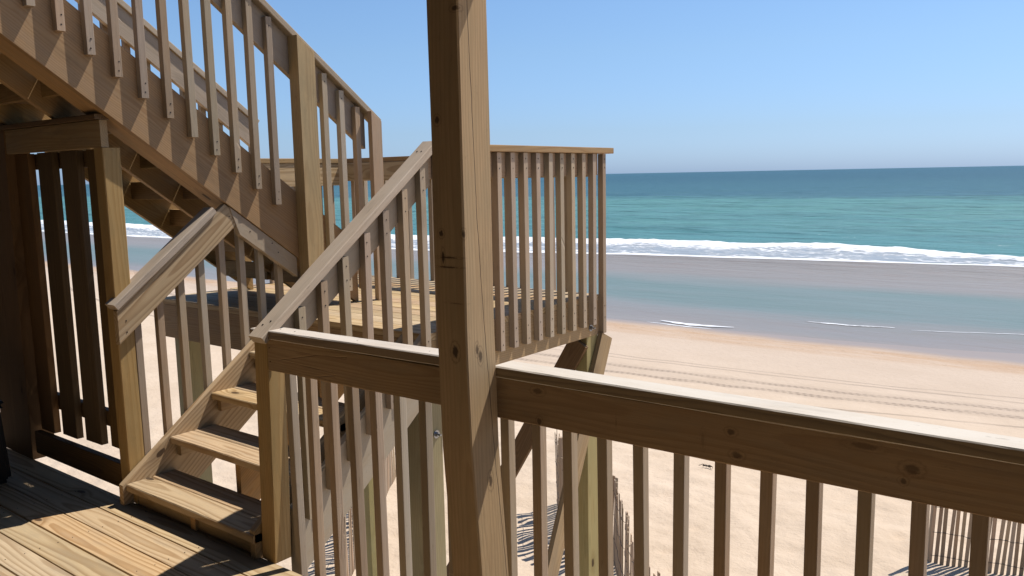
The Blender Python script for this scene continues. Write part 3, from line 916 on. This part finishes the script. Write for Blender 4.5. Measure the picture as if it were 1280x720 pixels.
# ------------------------------------------------------------------ upper stair flight
us = thing("stair_flight", (-4.72, 2.8, 0.875), "upper stair flight rising to the left with shadow-striped stringer", "stairs")
au = -math.atan(0.7336)
YU0, YU1 = -0.3, 3.74
yseat = 1.676+(2.375-0.877)/0.7336
poly_x("stringer", [(YU0, arr(YU0)), (YU0, arr(YU0)+0.415), (YU1, arr(YU1)+0.415), (YU1, 0.877), (yseat, 0.877)], -4.248, -4.208, PINE_F, us, au)
poly_x("stringer", [(YU0, arr(YU0)), (YU0, arr(YU0)+0.40), (YU1, arr(YU1)+0.40), (YU1, 0.877), (yseat, 0.877)], -5.42, -5.38, PINE_F, us, au)
poly_x("stringer", [(YU0, arr(YU0)), (YU0, arr(YU0)+0.40), (YU1, arr(YU1)+0.40), (YU1, 0.877), (yseat, 0.877)], -4.80, -4.76, PINE_F, us, au)
# flat soffit board under the near stringer and a ledger on the far one
nu = Vector((0, math.sin(-au), math.cos(au)))
for (xa, w_, mt) in ((-4.335, 0.170, PINE_F),):
    a = Vector((xa, YU0, arr(YU0)+0.0)) + nu*0.021
    b = Vector((xa, 3.60, arr(3.60)+0.0)) + nu*0.021
    board("soffit_board", a, b, w_, 0.038, X, mt, us, 0.003)
k = 0
while True:
    zt = 0.875+RISE*(k+1)
    yn = (3.93-0.259*k) if k else 3.76
    if yn < -0.2: break
    for a_, w_ in ((0.065, 0.13), (0.202, 0.13)):
        board("tread", (-5.378, yn-a_, zt-0.019), (-4.250, yn-a_, zt-0.019), w_, 0.036, Y, PINE_F, us, 0.003)
    for xa_, xb_ in ((-5.376, -4.803), (-4.757, -4.252)):
        bx("riser", (xa_, xb_), (yn-0.272, yn-0.234) if False else (yn-0.309, yn-0.271), (zt-0.05, zt+0.062), PINE_F, us)
    k += 1

BAL = 0.0395
def near_cap(y): return arr(y)+1.385
r3_ = thing("stair_railing", (-4.2, 2.8, 0.875), "near railing of the upper stairs with grey balusters against blue sky", "railing", "stair railings")
a = Vector((-4.205, -0.2, near_cap(-0.2)))-nu*0.019
b = Vector((-4.205, 3.965, near_cap(3.965)))-nu*0.019
wboard("rail_cap", a, b, 0.096, 0.038, X, WEATH, r3_, 0.004)
def fu(y, d): return near_cap(y)-0.048-d
poly_x("rail_board", [(-0.2, fu(-0.2, 0.225)), (-0.2, fu(-0.2, 0)), (3.262, fu(3.262, 0)), (3.262, fu(3.262, 0.225))], -4.248, -4.210, WEATH, r3_, au)
poly_x("rail_board", [(3.262, fu(3.262, 0.225)), (3.262, fu(3.262, 0)), (3.86, fu(3.86, 0)), (3.86, fu(3.86, 0.225))], -4.247, -4.209, WEATH, r3_, au)
# newel posts: tall one at the platform corner, slim one at the foot
poly_x("newel_post", [(3.266, 0.30), (3.266, near_cap(3.266)-0.046), (3.394, near_cap(3.394)-0.046), (3.394, 0.30)], -4.262+0.055, -4.117, POSTW, r3_, math.pi/2)
poly_x("newel_post", [(3.835, 0.877), (3.835, near_cap(3.835)-0.046), (3.925, near_cap(3.925)-0.046), (3.925, 0.877)], -4.152, -4.114, WEATH, r3_, math.pi/2)
npts = []
for k in range(-14, 16):
    y = 1.80+0.1312*k
    if 3.22 < y < 3.44:
        continue
    if y > 3.80: break
    zb = arr(y)+0.225 if y < 3.5 else 0.955
    if y > 3.44: zb = 0.96
    zt = fu(y, 0.004)-0.02
    baluster(r3_, -4.190, y, zb, zt, WEATH, 0.005)
    npts += [(-4.1705, y, zt-0.05), (-4.1705, y, zb+0.03), (-4.1705, y+.004, zb+0.075)]
nails(r3_, npts, (1, 0, 0), r=0.0045)

r4_ = thing("stair_railing", (-5.23, 2.8, 0.875), "far railing of the upper stairs, seen through the near balusters", "railing", "stair railings")
a = Vector((-5.415, -0.2, near_cap(-0.2)))-nu*0.019
b = Vector((-5.415, 3.90, near_cap(3.90)))-nu*0.019
def fcap(y): return arr(y)+1.375
a = Vector((-5.415, -0.2, fcap(-0.2)))-nu*0.019
b = Vector((-5.415, 3.875, fcap(3.875)))-nu*0.019
board("rail_cap", a, b, 0.096, 0.038, X, HANDW, r4_, 0.004)
poly_x("rail_board", [(-0.2, fcap(-0.2)-0.048-0.20), (-0.2, fcap(-0.2)-0.048), (3.86, fcap(3.86)-0.048), (3.86, fcap(3.86)-0.048-0.20)], -5.42, -5.382, HANDW, r4_, au)
for k in range(-14, 16):
    y = 1.87+0.1312*k
    if y > 3.62: break
    baluster(r4_, -5.442, y, arr(y)+0.22, fcap(y)-0.06, WEATH, 0.005)

bx("newel_post", (-5.462, -5.422), (3.825, 3.865), (0.877, fcap(3.865)-0.05), WEATH, r4_)

# ------------------------------------------------------------------ landing platform
PX0, PX1, PY0, PY1, PZ = -5.60, -2.984, 3.108, 4.805, 0.875
ld = thing("landing_platform", (-4.2, 4.0, 0.6), "raised stair landing of pale deck boards on treated posts", "platform")
yb = PY0-0.002
while yb < PY1-0.01:
    bx("deck_board", (PX0-0.01, PX1+0.0), (yb, min(yb+0.14, PY1+0.02)), (PZ-0.038, PZ+random.uniform(-.001, .001)), PINE, ld, 0.004)
    yb += 0.1455
bx("rim_joist", (PX0, PX1), (PY0, PY0+0.038), (PZ-0.275, PZ-0.0385), PINE_F, ld)
bx("rim_joist", (PX0, PX1), (PY1-0.038, PY1), (PZ-0.275, PZ-0.0385), PINE_F, ld)
bx("rim_joist", (PX1-0.038, PX1-0.0005), (PY0+0.0385, PY1-0.0385), (PZ-0.275, PZ-0.0385), PINE_F, ld)
bx("rim_joist", (PX0, PX0+0.038), (PY0+0.0385, PY1-0.0385), (PZ-0.275, PZ-0.0385), WEATH, ld)
for i in range(5):
    xj = PX0+0.42+i*0.43
    bx("floor_joist", (xj, xj+0.038), (PY0+0.0385, PY1-0.0385), (PZ-0.26, PZ-0.0385), PINE_F, ld)
def gz(x, y): return sand_h(x, y)-0.25
for (xa, ya, wx) in ((-3.198, 3.148, 0.138), (-3.078, 4.655, 0.092), (-5.51, 3.148, 0.138), (-5.33, 4.628, 0.138)):
    bx("support_post", (xa, xa+wx), (ya, ya+0.138), (gz(xa, ya), PZ-0.039), GREENW, ld, 0.005)
# knee braces and long diagonal braces
board("brace", (-2.966, 4.86, 0.585), (-2.966, 3.16, -3.0), 0.140, 0.036, Y, PINE_F, ld, 0.003)
board("brace", (-3.03, 4.635, 0.575), (-5.25, 4.608, -3.1), 0.140, 0.036, X, SHADEW, ld, 0.003)  # dark wood colour stands in for the shade on this landward face
def bolt(parent, p, nrm):
    bm = bmesh.new()
    q = Vector(nrm).to_track_quat('Z', 'Y').to_matrix().to_4x4()
    bmesh.ops.create_cone(bm, cap_ends=True, segments=20, radius1=0.023, radius2=0.023, depth=0.004, matrix=q @ Matrix.Translation((0, 0, 0.002)))
    bmesh.ops.create_cone(bm, cap_ends=True, segments=6, radius1=0.014, radius2=0.013, depth=0.014, matrix=q @ Matrix.Translation((0, 0, 0.011)))
    bmesh.ops.create_cone(bm, cap_ends=True, segments=10, radius1=0.007, radius2=0.006, depth=0.03, matrix=q @ Matrix.Translation((0, 0, 0.02)))
    me = bpy.data.meshes.new("bolt"); bm.to_mesh(me); bm.free()
    return link("bolt", me, STEEL, parent, Matrix.Translation(Vector(p)))
bolt(ld, (-3.060, 3.235, 0.29), (1, 0, 0))
bolt(ld, (-2.984, 4.70, 0.66), (1, 0, 0))
bolt(ld, (-2.986, 4.72, -1.2), (1, 0, 0))

# landing side railing (seaward right)
CT = 1.862
r5 = thing("landing_railing", (-2.98, 4.0, 0.875), "right side railing of the landing with closely set balusters, before the sea", "railing", "landing railings")
bx("rail_cap", (-3.031, -2.930), (3.16, 4.92), (CT-0.038, CT), PINE_F, r5, 0.004)
bx("rail_board", (-3.022, -2.984), (3.16, 4.80), (CT-0.038-0.142, CT-0.0385), WEATH, r5)
npts = []
for k in range(-4, 10):
    y = 3.70+0.1248*k
    zb = 0.685 if k < 9 else 0.61
    baluster(r5, -2.9645, y, zb, CT-0.041, WEATH, 0.004)
    for zz in (CT-0.075, CT-0.13, 0.72, 0.80):
        npts.append((-2.9450, y+random.uniform(-.004, .004), zz))
nails(r5, npts, (1, 0, 0), r=0.0042)
r6 = thing("landing_railing", (-4.2, 4.83, 0.875), "far seaward railing of the landing behind the upper stair newel", "railing", "landing railings")
bx("rail_cap", (-5.60, -3.033), (4.775, 4.872), (CT-0.040, CT-0.002), PINE_F, r6, 0.004)
bx("rail_board", (-5.55, -3.024), (4.767, 4.805), (CT-0.190, CT-0.0405), PINE, r6)
for k in range(20):
    x = -3.13-0.1275*k
    baluster(r6, x, 4.826, 0.70, CT-0.042, WEATH, 0.004)
r7 = thing("landing_railing", (-5.55, 4.3, 0.875), "left side railing of the landing, its sunlit board seen beyond the upper stairs", "railing", "landing railings")
bx("rail_cap", (-5.60, -5.503), (3.80, 4.773), (CT-0.039, CT-0.001), PINE_F, r7, 0.004)
bx("rail_board", (-5.55, -5.512), (3.86, 4.765), (CT-0.225, CT-0.0395), PINE, r7)
for k in range(7):
    baluster(r7, -5.572, 3.93+0.1275*k, 0.70, CT-0.042, WEATH, 0.004)

# ------------------------------------------------------------------ black box at the left edge
def box_bin():
    t = thing("storage_bin", (-5.2, 1.6, 0), "black plastic box standing on the deck at the left edge", "box")
    def tub(name, w0, w1, d0, d1, z0, z1, bev, parent, cx, cyy):
        bm = bmesh.new()
        bmesh.ops.create_cube(bm, size=1.0)
        for v in bm.verts:
            top = v.co.z > 0
            v.co = Vector((v.co.x*(w1 if top else w0), v.co.y*(d1 if top else d0), z1 if top else z0))
        bmesh.ops.bevel(bm, geom=list(bm.edges), offset=bev, segments=3, affect='EDGES')
        me = bpy.data.meshes.new(name); bm.to_mesh(me); bm.free()
        return link(name, me, BLACKP, parent, Matrix.Translation((cx, cyy, 0)))
    tub("body", 0.60, 0.56, 0.46, 0.42, 0.0, 0.44, 0.03, t, -5.40, 1.64)
    tub("lid", 0.62, 0.56, 0.48, 0.42, 0.441, 0.50, 0.025, t, -5.40, 1.64)
    tub("handle", 0.10, 0.10, 0.03, 0.03, 0.36, 0.40, 0.008, t, -5.40, 1.402)
box_bin()

# ------------------------------------------------------------------ sand fences (slats held by twisted wire)
slat_meshes = []
for i in range(6):
    slat_meshes.append(board_mesh(1.22+0.03*i, 0.046-0.001*i, 0.009, 0.0012, FENCEW))
def sand_fence(path, label, pitch=0.07, lean=(0, 0), post_ends=True, h=1.2, ends=(True, True)):
    P = [Vector((p[0], p[1], 0)) for p in path]
    t = thing("sand_fence", (P[0].x, P[0].y, sand_h(P[0].x, P[0].y)), label, "fence", "slatted sand fences on the beach")
    seg = []
    for a, b in zip(P, P[1:]):
        seg.append((a, b, (b-a).length))
    total = sum(s[2] for s in seg)
    n = int(total/pitch)
    def at(s):
        for a, b, l in seg:
            if s <= l: 
                d = (b-a).normalized()
                return a+d*s, d
            s -= l
        return seg[-1][1], (seg[-1][1]-seg[-1][0]).normalized()
    tops = []
    for i in range(n):
        p, d = at((i+0.5)*pitch)
        p = p + Vector((-d.y, d.x, 0))*0.03*noise.noise(Vector((i*0.08, p.x, 0)))
        g = sand_h(p.x, p.y)
        sc = random.gauss(0, 0.02)
        lx = lean[0]+0.05*noise.noise(Vector((i*0.05, 3, p.y)))+random.gauss(0, .012)
        ly = lean[1]+0.05*noise.noise(Vector((i*0.05, 9, p.y)))+random.gauss(0, .012)
        hh = h+random.uniform(-0.03, 0.03)
        b0 = Vector((p.x, p.y, g-0.05)); b1 = Vector((p.x+lx*hh+d.x*sc, p.y+ly*hh+d.y*sc, g+hh))
        M, L = frame(b0, b1, d)
        me = random.choice(slat_meshes)
        link("slat", me, FENCEW, t, M)
        tops.append((b0, b1))
    nrm = lambda i: 1
    for f in (0.12, 0.36, 0.62, 0.88):
        cu = bpy.data.curves.new("wire", 'CURVE')
        cu.dimensions = '3D'; cu.bevel_depth = 0.0035; cu.bevel_resolution = 0
        sp = cu.splines.new('POLY'); sp.points.add(len(tops)-1)
        for i, (a, b) in enumerate(tops):
            q = a.lerp(b, f+0.008*math.sin(i*0.7))
            dd = at((i+0.5)*pitch)[1]
            q = q+Vector((dd.y, -dd.x, 0))*0.009
            sp.points[i].co = (q.x, q.y, q.z, 1)
        dg = None
        o = bpy.data.objects.new("wire_tmp", cu)
        me = bpy.data.meshes.new_from_object(o)
        bpy.data.objects.remove(o)
        link("wire", me, WIREM, t, Matrix.Identity(4))
    for e, q in zip(ends, (P[0], P[-1])):
        if e:
            g = sand_h(q.x, q.y)
            bm = bmesh.new()
            bmesh.ops.create_cone(bm, cap_ends=True, segments=14, radius1=0.036, radius2=0.032, depth=2.2, matrix=Matrix.Rotation(math.pi/2, 4, 'Y'))
            me = bpy.data.meshes.new("post"); bm.to_mesh(me); bm.free()
            M, L = frame((q.x, q.y, g-0.7), (q.x+lean[0]*1.5, q.y+lean[1]*1.5, g+1.5), X)
            link("post", me, FENCEW, t, M)
sand_fence([(-7.15, 10.25), (-6.40, 9.28)], "slatted sand fence stretch standing farthest back, between the landing posts", ends=(False, True))
sand_fence([(-6.36, 9.22), (-5.35, 8.98), (-5.0, 8.5), (-4.25, 7.5), (-3.6, 6.9), (-3.0, 6.0)], "slatted sand fence curving toward the camera beside the landing post", ends=(False, False))
sand_fence([(-2.08, 11.35), (-1.03, 11.62), (0.6, 11.9)], "slatted sand fence leaning seaward behind the railing at lower right", lean=(0.03, 0.14), ends=(True, False), pitch=0.068)
sand_fence([(-10.3, 9.9), (-9.2, 8.3), (-8.4, 7.3), (-7.6, 6.2)], "slatted sand fence under the stairs, seen through the left railing balusters", ends=(True, False))

# bits of seaweed and driftwood
def weed(x, y, s, label):
    bm = bmesh.new()
    rnd = random.Random(int(x*100))
    for i in range(9):
        a = rnd.uniform(0, 6.28); l = s*rnd.uniform(0.5, 1.0)
        p = Vector((rnd.uniform(-.3, .3)*s, rnd.uniform(-.2, .2)*s, 0.01))
        prev = None
        for j in range(5):
            q = p+Vector((math.cos(a)*l*j/4, math.sin(a)*l*j/4*0.5, 0.02*math.sin(j)+0.01*rnd.random()))
            a += rnd.uniform(-.5, .5)
            w = 0.012*s/0.3
            v = (bm.verts.new(q+Vector((0, -w, 0))), bm.verts.new(q+Vector((0, 0, w*1.5))), bm.verts.new(q+Vector((0, w, 0))))
            if prev:
                bm.faces.new((prev[0], v[0], v[1], prev[1])); bm.faces.new((prev[1], v[1], v[2], prev[2]))
            prev = v
    me = bpy.data.meshes.new("seaweed"); bm.to_mesh(me); bm.free()
    o = link("seaweed_clump", me, WEEDM, None, Matrix.Translation((x, y, sand_d(x, y)+0.01)))
    tag(o, label, "seaweed")
WEEDM = simple("seaweed", (0.10, 0.07, 0.045), 0.8)
weed(-5.96, 13.09, 0.17, "dark scrap of seaweed on the dry sand just below the railing board")

# ------------------------------------------------------------------ house parts above and behind, plus an added side wall (they shade the deck)
pc = thing("porch_roof", (0.0, 0.2, 2.5), "porch roof over the deck, above the view", "roof")
bx("front_beam", (-2.45, 3.2), (2.02, 2.15), (2.43, 2.63), PINE_F, pc)
for i in range(22):
    y1 = 2.15-0.17*i
    bx("ceiling_board", (-2.45, 3.2), (y1-0.165, y1), (2.632, 2.655), SOFFIT, pc)
bx("ceiling_board", (-6.2, -2.46), (-1.6, 0.9), (2.75, 2.79), SOFFIT, pc)
bx("ceiling_board", (-6.2, -4.6), (0.905, 1.3), (2.75, 2.79), SOFFIT, pc)
ww_ = thing("light_block_wall", (-6.24, 0.3, 0), "unseen dark wall added left of the deck to block light", "wall")  # unseen wall, added to keep light off the gate corner
for i in range(14):
    bx("siding_board", (-6.26, -6.22), (-1.6, 2.06), (0.0+0.2*i, 0.198+0.2*i), PAINT, ww_)
hw = thing("house_wall", (-1.5, -1.6, 0), "house wall behind the deck", "wall")
for i in range(46):
    zz_ = -0.4+0.2*i
    bx("siding_board", (-7.5, 9.5), (-1.62, -1.60), (zz_, zz_+0.198), PAINT, hw)

for o in list(bpy.data.objects):
    if '_w' in o: del o['_w']
